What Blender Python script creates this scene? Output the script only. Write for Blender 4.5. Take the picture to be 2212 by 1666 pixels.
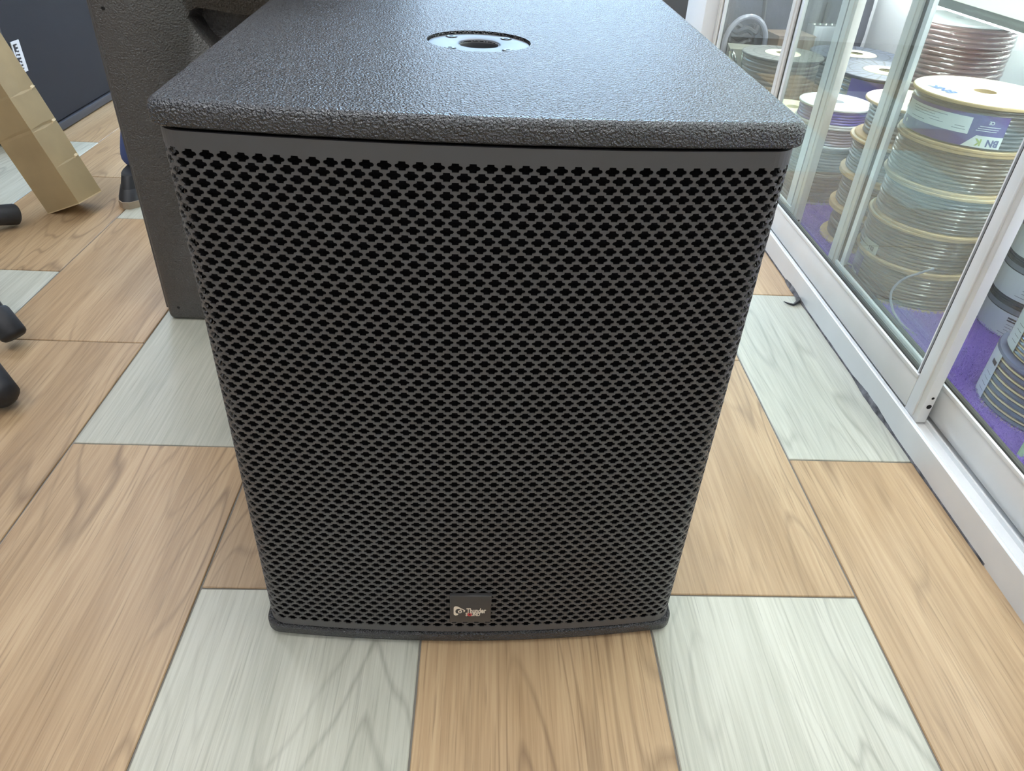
import bpy, bmesh, math, random
import numpy as np
from mathutils import Vector, Matrix

for o in list(bpy.data.objects):
    bpy.data.objects.remove(o, do_unlink=True)
scene = bpy.context.scene
COL = scene.collection
R = math.radians
random.seed(7)

# ------------------------------------------------------------------ camera
cam_d = bpy.data.cameras.new('camera')
cam_d.sensor_fit = 'HORIZONTAL'
cam_d.sensor_width = 36.0
cam_d.lens = 36.0 * 1569.1 / 2212.0
cam_d.clip_start = 0.02
cam = bpy.data.objects.new('camera', cam_d)
COL.objects.link(cam)
_p, _y, _r = R(35.729), R(-3.1654), R(3.4164)
_B = Matrix(((1, 0, 0), (0, 0, -1), (0, 1, 0)))
_Rz = Matrix(((math.cos(_y), math.sin(_y), 0), (-math.sin(_y), math.cos(_y), 0), (0, 0, 1)))
_Rx = Matrix(((1, 0, 0), (0, math.cos(_p), -math.sin(_p)), (0, math.sin(_p), math.cos(_p))))
_Rr = Matrix(((math.cos(_r), -math.sin(_r), 0), (math.sin(_r), math.cos(_r), 0), (0, 0, 1)))
_M = _Rr @ _Rx @ _B @ _Rz
cam.matrix_world = Matrix((
    (_M[0][0], -_M[1][0], -_M[2][0], 0.0),
    (_M[0][1], -_M[1][1], -_M[2][1], 0.0),
    (_M[0][2], -_M[1][2], -_M[2][2], 0.81),
    (0, 0, 0, 1)))
scene.camera = cam

# ------------------------------------------------------------------ world, exposure
world = bpy.data.worlds.new('daylight')
scene.world = world
world.use_nodes = True
bg = world.node_tree.nodes['Background']
bg.inputs['Color'].default_value = (0.48, 0.68, 1.0, 1)
bg.inputs['Strength'].default_value = 14.0
scene.view_settings.view_transform = 'Standard'
scene.view_settings.look = 'None'
scene.view_settings.gamma = 1.0
scene.view_settings.use_curve_mapping = False
scene.view_settings.exposure = 0.0
CEIL_LIGHT = 17.0
STRIP_LIGHT = 68.0

# ------------------------------------------------------------------ materials
MATS = {}
def mat(name, base=(0.5, 0.5, 0.5), rough=0.5, metal=0.0, coat=0.0, coat_rough=0.05, bump=None, emit=None,
        estr=0.0, spec=0.5, vary=None):
    m = bpy.data.materials.new(name)
    m.use_nodes = True
    nt = m.node_tree
    b = nt.nodes['Principled BSDF']
    b.inputs['Base Color'].default_value = (*base, 1)
    b.inputs['Roughness'].default_value = rough
    b.inputs['Metallic'].default_value = metal
    b.inputs['Specular IOR Level'].default_value = spec
    b.inputs['Coat Weight'].default_value = coat
    b.inputs['Coat Roughness'].default_value = coat_rough
    if emit:
        b.inputs['Emission Color'].default_value = (*emit, 1)
        b.inputs['Emission Strength'].default_value = estr
    tc = nt.nodes.new('ShaderNodeTexCoord')
    if vary:      # (scale, amount) soft colour mottling
        n = nt.nodes.new('ShaderNodeTexNoise')
        n.inputs['Scale'].default_value = vary[0]
        n.inputs['Detail'].default_value = 4
        nt.links.new(tc.outputs['Object'], n.inputs['Vector'])
        r = nt.nodes.new('ShaderNodeValToRGB')
        k = vary[1]
        r.color_ramp.elements[0].position = 0.3
        r.color_ramp.elements[1].position = 0.7
        r.color_ramp.elements[0].color = (*[c * (1 - k) for c in base], 1)
        r.color_ramp.elements[1].color = (*[min(1, c * (1 + k)) for c in base], 1)
        nt.links.new(n.outputs['Fac'], r.inputs['Fac'])
        nt.links.new(r.outputs['Color'], b.inputs['Base Color'])
    if bump:      # (scale xyz, strength, distance, detail)
        mp = nt.nodes.new('ShaderNodeMapping')
        mp.inputs['Scale'].default_value = bump[0]
        n = nt.nodes.new('ShaderNodeTexNoise')
        n.inputs['Scale'].default_value = 1.0
        n.inputs['Detail'].default_value = bump[3]
        nt.links.new(tc.outputs['Object'], mp.inputs['Vector'])
        nt.links.new(mp.outputs['Vector'], n.inputs['Vector'])
        bp = nt.nodes.new('ShaderNodeBump')
        bp.inputs['Strength'].default_value = bump[1]
        bp.inputs['Distance'].default_value = bump[2]
        nt.links.new(n.outputs['Fac'], bp.inputs['Height'])
        nt.links.new(bp.outputs['Normal'], b.inputs['Normal'])
        if coat:
            nt.links.new(bp.outputs['Normal'], b.inputs['Coat Normal'])
    MATS[name] = m
    return m

def tile_mat(name, light, dark, line, rough):
    m = mat(name, light, rough)
    nt = m.node_tree
    N, L = nt.nodes.new, nt.links.new
    b = nt.nodes['Principled BSDF']
    tc = N('ShaderNodeTexCoord'); oi = N('ShaderNodeObjectInfo')
    sc = N('ShaderNodeVectorMath'); sc.operation = 'SCALE'
    sc.inputs[0].default_value = (31.0, 17.0, 53.0)
    L(oi.outputs['Random'], sc.inputs['Scale'])
    ad = N('ShaderNodeVectorMath'); ad.operation = 'ADD'
    L(tc.outputs['Object'], ad.inputs[0]); L(sc.outputs[0], ad.inputs[1])
    def noise(scale, detail=3.0, distort=0.0, rough_=0.5):
        mp = N('ShaderNodeMapping'); mp.inputs['Scale'].default_value = scale
        L(ad.outputs[0], mp.inputs['Vector'])
        n = N('ShaderNodeTexNoise'); n.inputs['Scale'].default_value = 1.0
        n.inputs['Detail'].default_value = detail
        n.inputs['Distortion'].default_value = distort
        n.inputs['Roughness'].default_value = rough_
        L(mp.outputs['Vector'], n.inputs['Vector'])
        return n.outputs['Fac']
    def ramp(fac, a, b_, ca, cb):
        r = N('ShaderNodeValToRGB')
        r.color_ramp.elements[0].position = a; r.color_ramp.elements[1].position = b_
        r.color_ramp.elements[0].color = (*ca, 1); r.color_ramp.elements[1].color = (*cb, 1)
        L(fac, r.inputs['Fac'])
        return r.outputs['Color']
    def mix(f, a, b_, mode='MIX'):
        x = N('ShaderNodeMix'); x.data_type = 'RGBA'; x.blend_type = mode
        if isinstance(f, float): x.inputs['Factor'].default_value = f
        else: L(f, x.inputs['Factor'])
        L(a, x.inputs[6]) if not isinstance(a, tuple) else setattr(x.inputs[6], 'default_value', (*a, 1))
        L(b_, x.inputs[7]) if not isinstance(b_, tuple) else setattr(x.inputs[7], 'default_value', (*b_, 1))
        return x.outputs[2]
    def math_(op, a, v):
        x = N('ShaderNodeMath'); x.operation = op
        L(a, x.inputs[0]); x.inputs[1].default_value = v
        return x.outputs[0]
    broad = ramp(noise((10, 1.2, 1), 2.5, 0.8), 0.36, 0.64, dark, light)
    swirl = noise((7.5, 1.15, 1), 1.5, 0.35)
    rings = math_('PINGPONG', math_('MULTIPLY', swirl, 15.0), 0.5)
    ringm = ramp(rings, 0.0, 0.14, (1, 1, 1), (0, 0, 0))
    fade = ramp(noise((5, 1.6, 1), 1.0), 0.42, 0.6, (0, 0, 0), (0.8, 0.8, 0.8))
    ringf = mix(1.0, ringm, fade, 'MULTIPLY')
    c1 = mix(ringf, broad, line)
    fine = ramp(noise((230, 5.5, 1), 3.0, 0.3, 0.6), 0.36, 0.62, (0.0, 0.0, 0.0), (1, 1, 1))
    pores = ramp(noise((420, 9, 1), 2.0), 0.30, 0.42, (0.5, 0.5, 0.5), (0, 0, 0))
    sub = mix(0.16, c1, fine, 'SOFT_LIGHT')
    c2 = mix(pores, sub, line)
    hv = N('ShaderNodeHueSaturation')
    vr = N('ShaderNodeMapRange'); vr.inputs['To Min'].default_value = 0.94; vr.inputs['To Max'].default_value = 1.05
    L(oi.outputs['Random'], vr.inputs['Value']); L(vr.outputs['Result'], hv.inputs['Value'])
    L(c2, hv.inputs['Color'])
    L(hv.outputs['Color'], b.inputs['Base Color'])
    bp = N('ShaderNodeBump'); bp.inputs['Strength'].default_value = 0.12; bp.inputs['Distance'].default_value = 0.0005
    L(noise((260, 8, 1), 2.0), bp.inputs['Height']); L(bp.outputs['Normal'], b.inputs['Normal'])
    return m

def glass_mat(name, tint=(0.93, 0.97, 0.95), ior=1.5):
    m = bpy.data.materials.new(name); m.use_nodes = True
    nt = m.node_tree; nt.nodes.clear()
    N, L = nt.nodes.new, nt.links.new
    out = N('ShaderNodeOutputMaterial'); mx = N('ShaderNodeMixShader'); fr = N('ShaderNodeFresnel')
    ge = N('ShaderNodeNewGeometry'); mr = N('ShaderNodeMapRange')      # same reflectance from either side of the thin pane
    mr.inputs['To Min'].default_value = ior; mr.inputs['To Max'].default_value = 1.0 / ior
    L(ge.outputs['Backfacing'], mr.inputs['Value']); L(mr.outputs['Result'], fr.inputs['IOR'])
    tr = N('ShaderNodeBsdfTransparent'); tr.inputs['Color'].default_value = (*tint, 1)
    gl = N('ShaderNodeBsdfGlossy'); gl.inputs['Roughness'].default_value = 0.015
    L(fr.outputs[0], mx.inputs[0]); L(tr.outputs[0], mx.inputs[1]); L(gl.outputs[0], mx.inputs[2])
    L(mx.outputs[0], out.inputs[0])
    MATS[name] = m
    return m

tile_mat('wood_tile', (0.50, 0.345, 0.195), (0.385, 0.25, 0.132), (0.22, 0.135, 0.07), 0.38)
tile_mat('pale_tile', (0.52, 0.51, 0.42), (0.43, 0.425, 0.345), (0.32, 0.31, 0.25), 0.38)
mat('grout', (0.20, 0.185, 0.16), 0.9)
mat('wall_white', (0.78, 0.78, 0.76), 0.7)
mat('wall_slate', (0.26, 0.26, 0.27), 0.7)
mat('ceiling_white', (0.85, 0.85, 0.85), 0.8)
mat('lamp', (0.9, 0.9, 0.9), 0.5, emit=(0.98, 0.98, 1.0), estr=CEIL_LIGHT)
mat('lamp_frame', (0.8, 0.8, 0.8), 0.4)
mat('strip_lamp', (1, 1, 1), 0.5, emit=(0.93, 0.97, 1.0), estr=STRIP_LIGHT)
mat('black_texture_paint', (0.024, 0.024, 0.027), 0.26, bump=((500, 500, 500), 1.0, 0.0042, 1.0), spec=1.0)
mat('grey_texture_paint', (0.088, 0.082, 0.076), 0.40, bump=((340, 340, 340), 1.0, 0.0025, 1.0), spec=0.5)
mat('grille_metal', (0.092, 0.087, 0.084), 0.45, spec=0.5)
mat('foam_black', (0.006, 0.006, 0.007), 0.95, bump=((900, 900, 900), 0.8, 0.001, 2.0), spec=0.1)
mat('black_plastic', (0.02, 0.02, 0.023), 0.38)
mat('plate_plastic', (0.030, 0.031, 0.034), 0.42)
mat('hole_black', (0.004, 0.004, 0.004), 0.9)
mat('screw_black', (0.02, 0.02, 0.02), 0.35, metal=0.6)
mat('badge_grey', (0.055, 0.052, 0.050), 0.30)
mat('print_cream', (0.85, 0.74, 0.60), 0.5)
mat('print_red', (0.65, 0.05, 0.06), 0.5)
mat('aluminium_white', (0.76, 0.755, 0.735), 0.33, metal=0.1, vary=(9, 0.04))
mat('aluminium_edge', (0.80, 0.82, 0.84), 0.25, metal=0.4)
mat('gasket', (0.055, 0.055, 0.045), 0.6)
mat('sealant', (0.13, 0.125, 0.13), 0.9, vary=(45, 0.85))
mat('cabinet_white', (0.84, 0.85, 0.87), 0.4)
mat('shelf_cream', (0.66, 0.63, 0.56), 0.35)
mat('shelf_edge', (0.17, 0.17, 0.18), 0.4)
glass_mat('glass')
mat('purple_mat', (0.10, 0.055, 0.30), 0.9)
mat('purple_fur', (0.21, 0.115, 0.49), 0.7)
mat('mdf', (0.50, 0.355, 0.185), 0.6, vary=(40, 0.12))
mat('mdf_face', (0.74, 0.67, 0.51), 0.6, vary=(12, 0.06))
WRAP = ((30, 30, 260), 0.5, 0.003, 3.0)
mat('cable_brown', (0.105, 0.078, 0.052), 0.3, coat=0.9, coat_rough=0.08, bump=WRAP)
mat('cable_grey', (0.075, 0.07, 0.064), 0.3, coat=0.9, coat_rough=0.08, bump=WRAP)
mat('cable_dark', (0.045, 0.045, 0.055), 0.3, coat=0.9, coat_rough=0.12, bump=WRAP)
mat('cable_clear_red', (0.13, 0.062, 0.06), 0.22, coat=1.0, coat_rough=0.06, bump=((14, 14, 120), 0.7, 0.004, 3.0))
mat('cable_violet', (0.09, 0.07, 0.42), 0.3, coat=0.8, coat_rough=0.1, bump=WRAP)
mat('cable_lilac', (0.30, 0.27, 0.36), 0.3, coat=0.8, coat_rough=0.12, bump=WRAP)
mat('cable_blue', (0.10, 0.12, 0.22), 0.35, coat=0.6)
mat('cable_tan', (0.62, 0.50, 0.34), 0.4)
mat('label_purple', (0.060, 0.032, 0.23), 0.28, coat=0.6, bump=((8, 8, 140), 0.25, 0.002, 2.0))
mat('label_white', (0.74, 0.78, 0.82), 0.4, coat=0.4)
mat('label_green_white', (0.70, 0.74, 0.74), 0.4)
mat('ink_black', (0.03, 0.03, 0.04), 0.6)
mat('ink_grey', (0.20, 0.22, 0.26), 0.6)
mat('ink_blue', (0.03, 0.12, 0.42), 0.6)
mat('ink_navy', (0.07, 0.08, 0.22), 0.6)
mat('ink_green', (0.35, 0.45, 0.12), 0.6)
mat('reel_dark', (0.025, 0.03, 0.05), 0.35)
mat('reel_face', (0.11, 0.13, 0.19), 0.35)
mat('reel_white', (0.78, 0.80, 0.84), 0.4)
mat('reel_grey', (0.19, 0.19, 0.18), 0.4)
mat('reel_rim', (0.085, 0.085, 0.08), 0.4)
mat('hub_cream', (0.85, 0.80, 0.58), 0.5)
mat('cardboard', (0.41, 0.30, 0.155), 0.75, vary=(9, 0.10), bump=((60, 60, 60), 0.25, 0.001, 3.0))
mat('cardboard_edge', (0.62, 0.48, 0.28), 0.8)
mat('brown_box', (0.20, 0.14, 0.10), 0.6)
mat('olive_box', (0.27, 0.27, 0.22), 0.6)
mat('amp_cloth', (0.030, 0.030, 0.036), 0.75, spec=0.25, bump=((10, 700, 700), 0.7, 0.001, 0.0))
mat('amp_vinyl', (0.014, 0.014, 0.016), 0.45)
mat('amp_trim', (0.055, 0.055, 0.066), 0.35)
mat('plate_white', (0.75, 0.76, 0.80), 0.4)
mat('rubber', (0.022, 0.023, 0.026), 0.55, vary=(40, 0.3))
mat('black_tube', (0.012, 0.012, 0.013), 0.28)
mat('denim', (0.055, 0.085, 0.23), 0.85, bump=((500, 500, 500), 0.3, 0.001, 1.0))
mat('shirt', (0.16, 0.17, 0.19), 0.85)
mat('skin', (0.42, 0.25, 0.17), 0.5)
mat('hair', (0.015, 0.012, 0.010), 0.6)
mat('shoe_black', (0.015, 0.015, 0.018), 0.5)
mat('shoe_sole', (0.36, 0.28, 0.20), 0.7)
mat('grey_hose', (0.24, 0.25, 0.30), 0.25, coat=0.5)
mat('chrome', (0.75, 0.80, 0.75), 0.15, metal=1.0)
mat('steel_panel', (0.32, 0.33, 0.36), 0.3, metal=0.7)
mat('bag_navy', (0.035, 0.037, 0.055), 0.7, vary=(18, 0.5), bump=((60, 60, 60), 0.5, 0.004, 2.0))
mat('green_card', (0.36, 0.55, 0.33), 0.6)

# ------------------------------------------------------------------ helpers
def link(o, parent=None):
    COL.objects.link(o)
    if parent is not None:
        o.parent = parent
    return o

def tag(o, label=None, cat=None, group=None, kind=None):
    if label: o['label'] = label
    if cat: o['category'] = cat
    if group: o['group'] = group
    if kind: o['kind'] = kind
    return o

def empty(name, loc, rz=0.0, label=None, cat=None, group=None):
    e = bpy.data.objects.new(name, None)
    e.empty_display_size = 0.05
    e.location = loc
    e.rotation_euler = (0, 0, rz)
    link(e)
    return tag(e, label, cat, group)

def smooth_path(pts, k=6):
    P = [Vector(p) for p in pts]; P = [P[0] * 2 - P[1]] + P + [P[-1] * 2 - P[-2]]
    out = []
    for i in range(1, len(P) - 2):
        a, b, c, d = P[i - 1:i + 3]
        for j in range(k):
            t = j / k
            out.append(0.5 * (2 * b + (c - a) * t + (2 * a - 5 * b + 4 * c - d) * t * t + (3 * b - a - 3 * c + d) * t ** 3))
    return out + [P[-2]]

class MB:
    """collects polygons, builds one mesh object"""
    def __init__(self):
        self.v, self.f = [], []
    def poly(self, pts):
        n = len(self.v)
        self.v += [tuple(p) for p in pts]
        self.f.append(tuple(range(n, n + len(pts))))
    def add(self, vs, fs):
        n = len(self.v)
        self.v += [tuple(p) for p in vs]
        self.f += [tuple(i + n for i in f) for f in fs]
    def box(self, x0, x1, y0, y1, z0, z1, bev=0.0, seg=2, M=None):
        bm = bmesh.new()
        bmesh.ops.create_cube(bm, size=1.0)
        for v in bm.verts:
            v.co = Vector(((x0 + x1) / 2 + v.co.x * (x1 - x0), (y0 + y1) / 2 + v.co.y * (y1 - y0), (z0 + z1) / 2 + v.co.z * (z1 - z0)))
        if bev > 0:
            bmesh.ops.bevel(bm, geom=bm.edges[:], offset=bev, segments=seg, profile=0.5, affect='EDGES')
        self.bm(bm, M)
        return self
    def bm(self, bm, M=None):
        bm.verts.index_update()
        vs = [(M @ v.co) if M is not None else v.co.copy() for v in bm.verts]
        fs = [[v.index for v in f.verts] for f in bm.faces]
        bm.free()
        self.add(vs, fs)
    def lathe(self, prof, seg=48, c=(0, 0, 0), closed=False, M=None):
        """prof: list of (r, z)"""
        vs, fs = [], []
        n = len(prof)
        for i in range(seg):
            a = 2 * math.pi * i / seg
            ca, sa = math.cos(a), math.sin(a)
            for r, z in prof:
                p = Vector((c[0] + r * ca, c[1] + r * sa, c[2] + z))
                vs.append(M @ p if M is not None else p)
        rng = n if closed else n - 1
        for i in range(seg):
            j = (i + 1) % seg
            for k in range(rng):
                k2 = (k + 1) % n
                fs.append((i * n + k, j * n + k, j * n + k2, i * n + k2))
        self.add(vs, fs)
        return self
    def disc(self, r, z, seg=48, c=(0, 0), up=True, M=None):
        pts = [Vector((c[0] + r * math.cos(2 * math.pi * i / seg), c[1] + r * math.sin(2 * math.pi * i / seg), z)) for i in range(seg)]
        if M is not None: pts = [M @ p for p in pts]
        self.poly(pts if up else pts[::-1])
        return self
    def tube(self, pts, rad, seg=10, caps=True):
        pts = [Vector(p) for p in pts]
        rads = rad if isinstance(rad, (list, tuple)) else [rad] * len(pts)
        n0 = len(self.v)
        prev = None
        for i, p in enumerate(pts):
            if i == 0: t = pts[1] - pts[0]
            elif i == len(pts) - 1: t = pts[-1] - pts[-2]
            else: t = (pts[i + 1] - pts[i]).normalized() + (pts[i] - pts[i - 1]).normalized()
            t.normalize()
            if prev is None:
                up = Vector((0, 0, 1)) if abs(t.z) < 0.9 else Vector((1, 0, 0))
                s = t.cross(up).normalized()
            else:
                s = (prev - t * prev.dot(t)).normalized()
            prev = s
            u = s.cross(t)
            for k in range(seg):
                a = 2 * math.pi * k / seg
                self.v.append(tuple(p + (s * math.cos(a) + u * math.sin(a)) * rads[i]))
        for i in range(len(pts) - 1):
            for k in range(seg):
                k2 = (k + 1) % seg
                self.f.append((n0 + i * seg + k, n0 + i * seg + k2, n0 + (i + 1) * seg + k2, n0 + (i + 1) * seg + k))
        if caps:
            self.f.append(tuple(n0 + k for k in range(seg))[::-1])
            self.f.append(tuple(n0 + (len(pts) - 1) * seg + k for k in range(seg)))
        return self
    def prism(self, pts2, fn0, fn1):
        """closed 2D outline swept between two mapping functions"""
        n = len(pts2)
        vs = [fn0(p) for p in pts2] + [fn1(p) for p in pts2]
        fs = [tuple(range(n))[::-1], tuple(range(n, 2 * n))] + [(i, (i + 1) % n, n + (i + 1) % n, n + i) for i in range(n)]
        self.add(vs, fs)
        return self
    def build(self, name, m, parent=None, smooth=False, angle=35):
        me = bpy.data.meshes.new(name)
        me.from_pydata([tuple(v) for v in self.v], [], self.f)
        bm = bmesh.new(); bm.from_mesh(me)
        bmesh.ops.recalc_face_normals(bm, faces=bm.faces[:])
        bm.to_mesh(me); bm.free()
        me.update()
        me.materials.append(MATS[m] if isinstance(m, str) else m)
        if smooth:
            for p in me.polygons: p.use_smooth = True
            if angle: me.set_sharp_from_angle(angle=R(angle))
        o = bpy.data.objects.new(name, me)
        return link(o, parent)

def new_part(name, me_src, parent):
    o = bpy.data.objects.new(name, me_src.data)
    return link(o, parent)

def boolean_cut(target, cutters):
    for c in cutters:
        md = target.modifiers.new('cut', 'BOOLEAN')
        md.operation = 'DIFFERENCE'; md.solver = 'EXACT'; md.object = c
    bpy.context.view_layer.update()
    dg = bpy.context.evaluated_depsgraph_get()
    me = bpy.data.meshes.new_from_object(target.evaluated_get(dg))
    target.modifiers.clear()
    target.data = me
    for c in cutters: bpy.data.objects.remove(c, do_unlink=True)

def text_geo(s, size=1.0, weight=0.0, sx=1.0, shear=0.0, align='CENTER'):
    """flat text as (verts2d, faces), centred"""
    cu = bpy.data.curves.new('t', 'FONT')
    cu.body = s; cu.size = size; cu.align_x = align; cu.align_y = 'CENTER'
    cu.offset = weight; cu.shear = shear; cu.resolution_u = 3; cu.fill_mode = 'FRONT'
    o = bpy.data.objects.new('t', cu); COL.objects.link(o)
    bpy.context.view_layer.update()
    dg = bpy.context.evaluated_depsgraph_get()
    me = bpy.data.meshes.new_from_object(o.evaluated_get(dg))
    vs = [(v.co.x * sx, v.co.y) for v in me.vertices]
    fs = [tuple(p.vertices) for p in me.polygons]
    bpy.data.objects.remove(o, do_unlink=True)
    return vs, fs

# ------------------------------------------------------------------ room shell
def struct(name, mb, m, parent=None, smooth=False):
    o = mb.build(name, m, parent, smooth)
    if parent is None: o['kind'] = 'structure'
    return o

RX0, RX1, RY0, RY1, RZ = -2.8, 1.52, -2.6, 4.9, 2.75
floor = struct('floor', MB().box(RX0, RX1, RY0, RY1, -0.06, -0.0022), 'grout')
struct('ceiling', MB().box(RX0, RX1, RY0, RY1, RZ, RZ + 0.05), 'ceiling_white')
struct('wall_left', MB().box(RX0 - 0.1, RX0, RY0, RY1, -0.06, RZ), 'wall_slate')
struct('wall_right', MB().box(RX1, RX1 + 0.1, RY0, RY1, -0.06, RZ), 'wall_white')
struct('wall_front', MB().box(RX0, RX1, RY0 - 0.1, RY0, -0.06, RZ), 'wall_white')
WX0, WX1, WZ0, WZ1 = -2.3, 1.3, 1.25, 2.6
wb = MB()
wb.box(RX0, WX0, RY1, RY1 + 0.1, -0.06, RZ); wb.box(WX1, RX1, RY1, RY1 + 0.1, -0.06, RZ)
wb.box(WX0, WX1, RY1, RY1 + 0.1, -0.06, WZ0); wb.box(WX0, WX1, RY1, RY1 + 0.1, WZ1, RZ)
struct('wall_back', wb, 'wall_white')
wf = MB()
for x in (WX0, (WX0 + WX1) / 2 - 0.025, WX1 - 0.05): wf.box(x, x + 0.05, RY1 + 0.02, RY1 + 0.07, WZ0, WZ1, 0.004)
for z in (WZ0, WZ1 - 0.05): wf.box(WX0, WX1, RY1 + 0.02, RY1 + 0.07, z, z + 0.05, 0.004)
win = struct('added_window', wf, 'aluminium_white')  # unseen window, added and sized for the blue reflection on the subwoofer top
MB().box(WX0 + 0.05, (WX0 + WX1) / 2 - 0.025, RY1 + 0.04, RY1 + 0.046, WZ0 + 0.05, WZ1 - 0.05).build('pane', 'glass', win)
MB().box((WX0 + WX1) / 2 + 0.025, WX1 - 0.05, RY1 + 0.04, RY1 + 0.046, WZ0 + 0.05, WZ1 - 0.05).build('pane', 'glass', win)

# floor tiles 30 x 60 cm, half bond, individually built
TW, TL, TX0 = 0.3005, 0.595, -0.066
PALE = {(-2, 0), (-1, -1), (1, -1), (2, 0), (-4, 0), (-5, 2), (-3, 2), (0, 2), (1, 3), (-6, 0), (-1, 4), (-2, 3), (2, 4), (0, -2), (-3, -1)}
tb = MB().box(-TW / 2 + 0.0013, TW / 2 - 0.0013, -TL / 2 + 0.0013, TL / 2 - 0.0013, -0.009, 0.0, 0.0012, 1)
t0 = tb.build('tile', 'wood_tile', floor)
tile_meshes = {'wood': t0.data, 'pale': t0.data.copy()}
tile_meshes['pale'].materials[0] = MATS['pale_tile']
bpy.data.objects.remove(t0, do_unlink=True)
for c in range(-7, 4):
    ph = 0.640 if c % 2 else 0.929
    for r in range(-2, 5):
        y0 = ph + TL * r
        o = bpy.data.objects.new('tile', tile_meshes['pale' if (c, r) in PALE else 'wood'])
        o.location = (TX0 + TW * (c + 0.5), y0 + TL / 2, 0)
        if (c * 7 + r * 3) % 2: o.rotation_euler = (0, 0, math.pi)
        link(o, floor)

# ceiling panel lights
cl = []
for i, (x, y) in enumerate([(-1.7, -1.2), (0.2, -1.2), (-1.7, 0.7), (0.2, 0.7), (-1.7, 2.6), (0.2, 2.6), (-1.7, 4.1), (0.2, 4.1)]):
    e = empty('ceiling_light', (x, y, RZ - 0.03), 0, 'square white ceiling light panel overhead out of frame', 'light', 'ceiling light panels')
    fr = MB()
    for a, b, c_, d in ((-.32, -.3, -.32, .32), (.3, .32, -.32, .32), (-.3, .3, -.32, -.3), (-.3, .3, .3, .32)):
        fr.box(a, b, c_, d, 0, 0.03)
    fr.build('frame', 'lamp_frame', e)
    MB().box(-.3, .3, -.3, .3, 0.006, 0.028).build('diffuser', 'lamp', e)

# ------------------------------------------------------------------ main subwoofer
SUB = empty('subwoofer', (0.0, 0.559, 0.0), R(1.3),
            'large black textured subwoofer with curved metal front grille standing in the middle of the floor', 'speaker')
ZB = 0.004                                   # on short rubber feet
def front_y(x): return 0.016 * (x / 0.25) ** 2
def plan_outline(hw, hwb, depth, rad, yoff=0.0, n=40, rb=0.012):
    """plan of the cabinet: curved front, rounded front corners (counter-clockwise from above)"""
    pts = []
    xc = hw - rad
    for i in range(n + 1):
        x = -xc + 2 * xc * i / n
        pts.append((x, front_y(x) + yoff))
    def corner(cx_, cy_, a0, a1, r, k=8):
        return [(cx_ + r * math.cos(R(a0 + (a1 - a0) * j / k)), cy_ + r * math.sin(R(a0 + (a1 - a0) * j / k))) for j in range(1, k + 1)]
    slope = math.degrees(math.atan(2 * 0.016 * xc / 0.0625))
    ny = front_y(xc) + yoff
    cx_, cy_ = xc - rad * math.sin(R(slope)), ny + rad * math.cos(R(slope))
    pts += corner(cx_, cy_, -90 + slope, 0, rad)
    pts.append((hwb, depth - rb)); pts += corner(hwb - rb, depth - rb, 0, 90, rb, 4)
    pts.append((-hwb + rb, depth)); pts += corner(-hwb + rb, depth - rb, 90, 180, rb, 4)
    left = corner(-cx_, cy_, 180, 270 - slope, rad)
    pts.append((-cx_ - rad, cy_)); pts += left[:-1]
    return pts
def inset(pts, d):
    n = len(pts); out = []
    for i in range(n):
        a, b, c = Vector(pts[i - 1]), Vector(pts[i]), Vector(pts[(i + 1) % n])
        t = ((b - a).normalized() + (c - b).normalized()).normalized()
        out.append((b.x - t.y * d, b.y + t.x * d))
    return out
def slab(mb, pts, z0, z1, rt, rbm, k=5):
    rings = []
    for j in range(k + 1):
        a = R(90 * j / k)
        rings.append((inset(pts, rbm * (1 - math.sin(a))), z0 + rbm * (1 - math.cos(a))))
    for j in range(k + 1):
        a = R(90 * j / k)
        rings.append((inset(pts, rt * (1 - math.cos(a))), z1 - rt * (1 - math.sin(a))))
    n = len(pts); vs = []; fs = []
    for pp, z in rings: vs += [(p[0], p[1], z) for p in pp]
    for i in range(len(rings) - 1):
        for q in range(n):
            fs.append((i * n + q, i * n + (q + 1) % n, (i + 1) * n + (q + 1) % n, (i + 1) * n + q))
    fs.append(tuple(range(n))[::-1]); fs.append(tuple(range((len(rings) - 1) * n, len(rings) * n)))
    mb.add(vs, fs)
DEPTH = 0.715
HW, HWB = 0.2630, 0.2805
ZT = 0.6535
full = plan_outline(HW, HWB, DEPTH, 0.020)
topb = MB(); slab(topb, full, 0.6335, ZT, 0.009, 0.003)
top_panel = topb.build('top_panel', 'black_texture_paint', SUB, smooth=True, angle=50)
HX, HY = -0.004, 0.288                        # pole-mount plate centre
cutter = MB().lathe([(0.0, -0.004), (0.0555, -0.004), (0.0555, 0.03), (0.0, 0.03)], 96, (HX, HY, ZT)).build('c', 'hole_black', SUB)
cutter2 = MB().lathe([(0.0, -0.016), (0.0212, -0.016), (0.0212, 0.03), (0.0, 0.03)], 64, (HX, HY, ZT)).build('c', 'hole_black', SUB)
boolean_cut(top_panel, [cutter, cutter2])
top_panel.data.set_sharp_from_angle(angle=R(50))
botb = MB(); slab(botb, full, ZB, 0.020, 0.004, 0.003)
botb.build('bottom_panel', 'black_texture_paint', SUB, smooth=True, angle=50)
# carcass between the panels, set back from the grille
cb = MB()
car = [(-HW + 0.001, 0.055), (HW - 0.001, 0.055), (HWB - 0.001, DEPTH - 0.003), (-HWB + 0.001, DEPTH - 0.003)]
cb.prism(car, lambda p: (p[0], p[1], 0.0195), lambda p: (p[0], p[1], 0.634))
cb.build('carcass', 'black_texture_paint', SUB)
for sx in (-1, 1):
    for y in (0.08, DEPTH - 0.08):
        MB().lathe([(0, 0), (0.017, 0), (0.019, ZB + 0.001), (0, ZB + 0.001)], 20, (sx * 0.2, y, 0)).build('rubber_foot', 'rubber', SUB)
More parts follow.
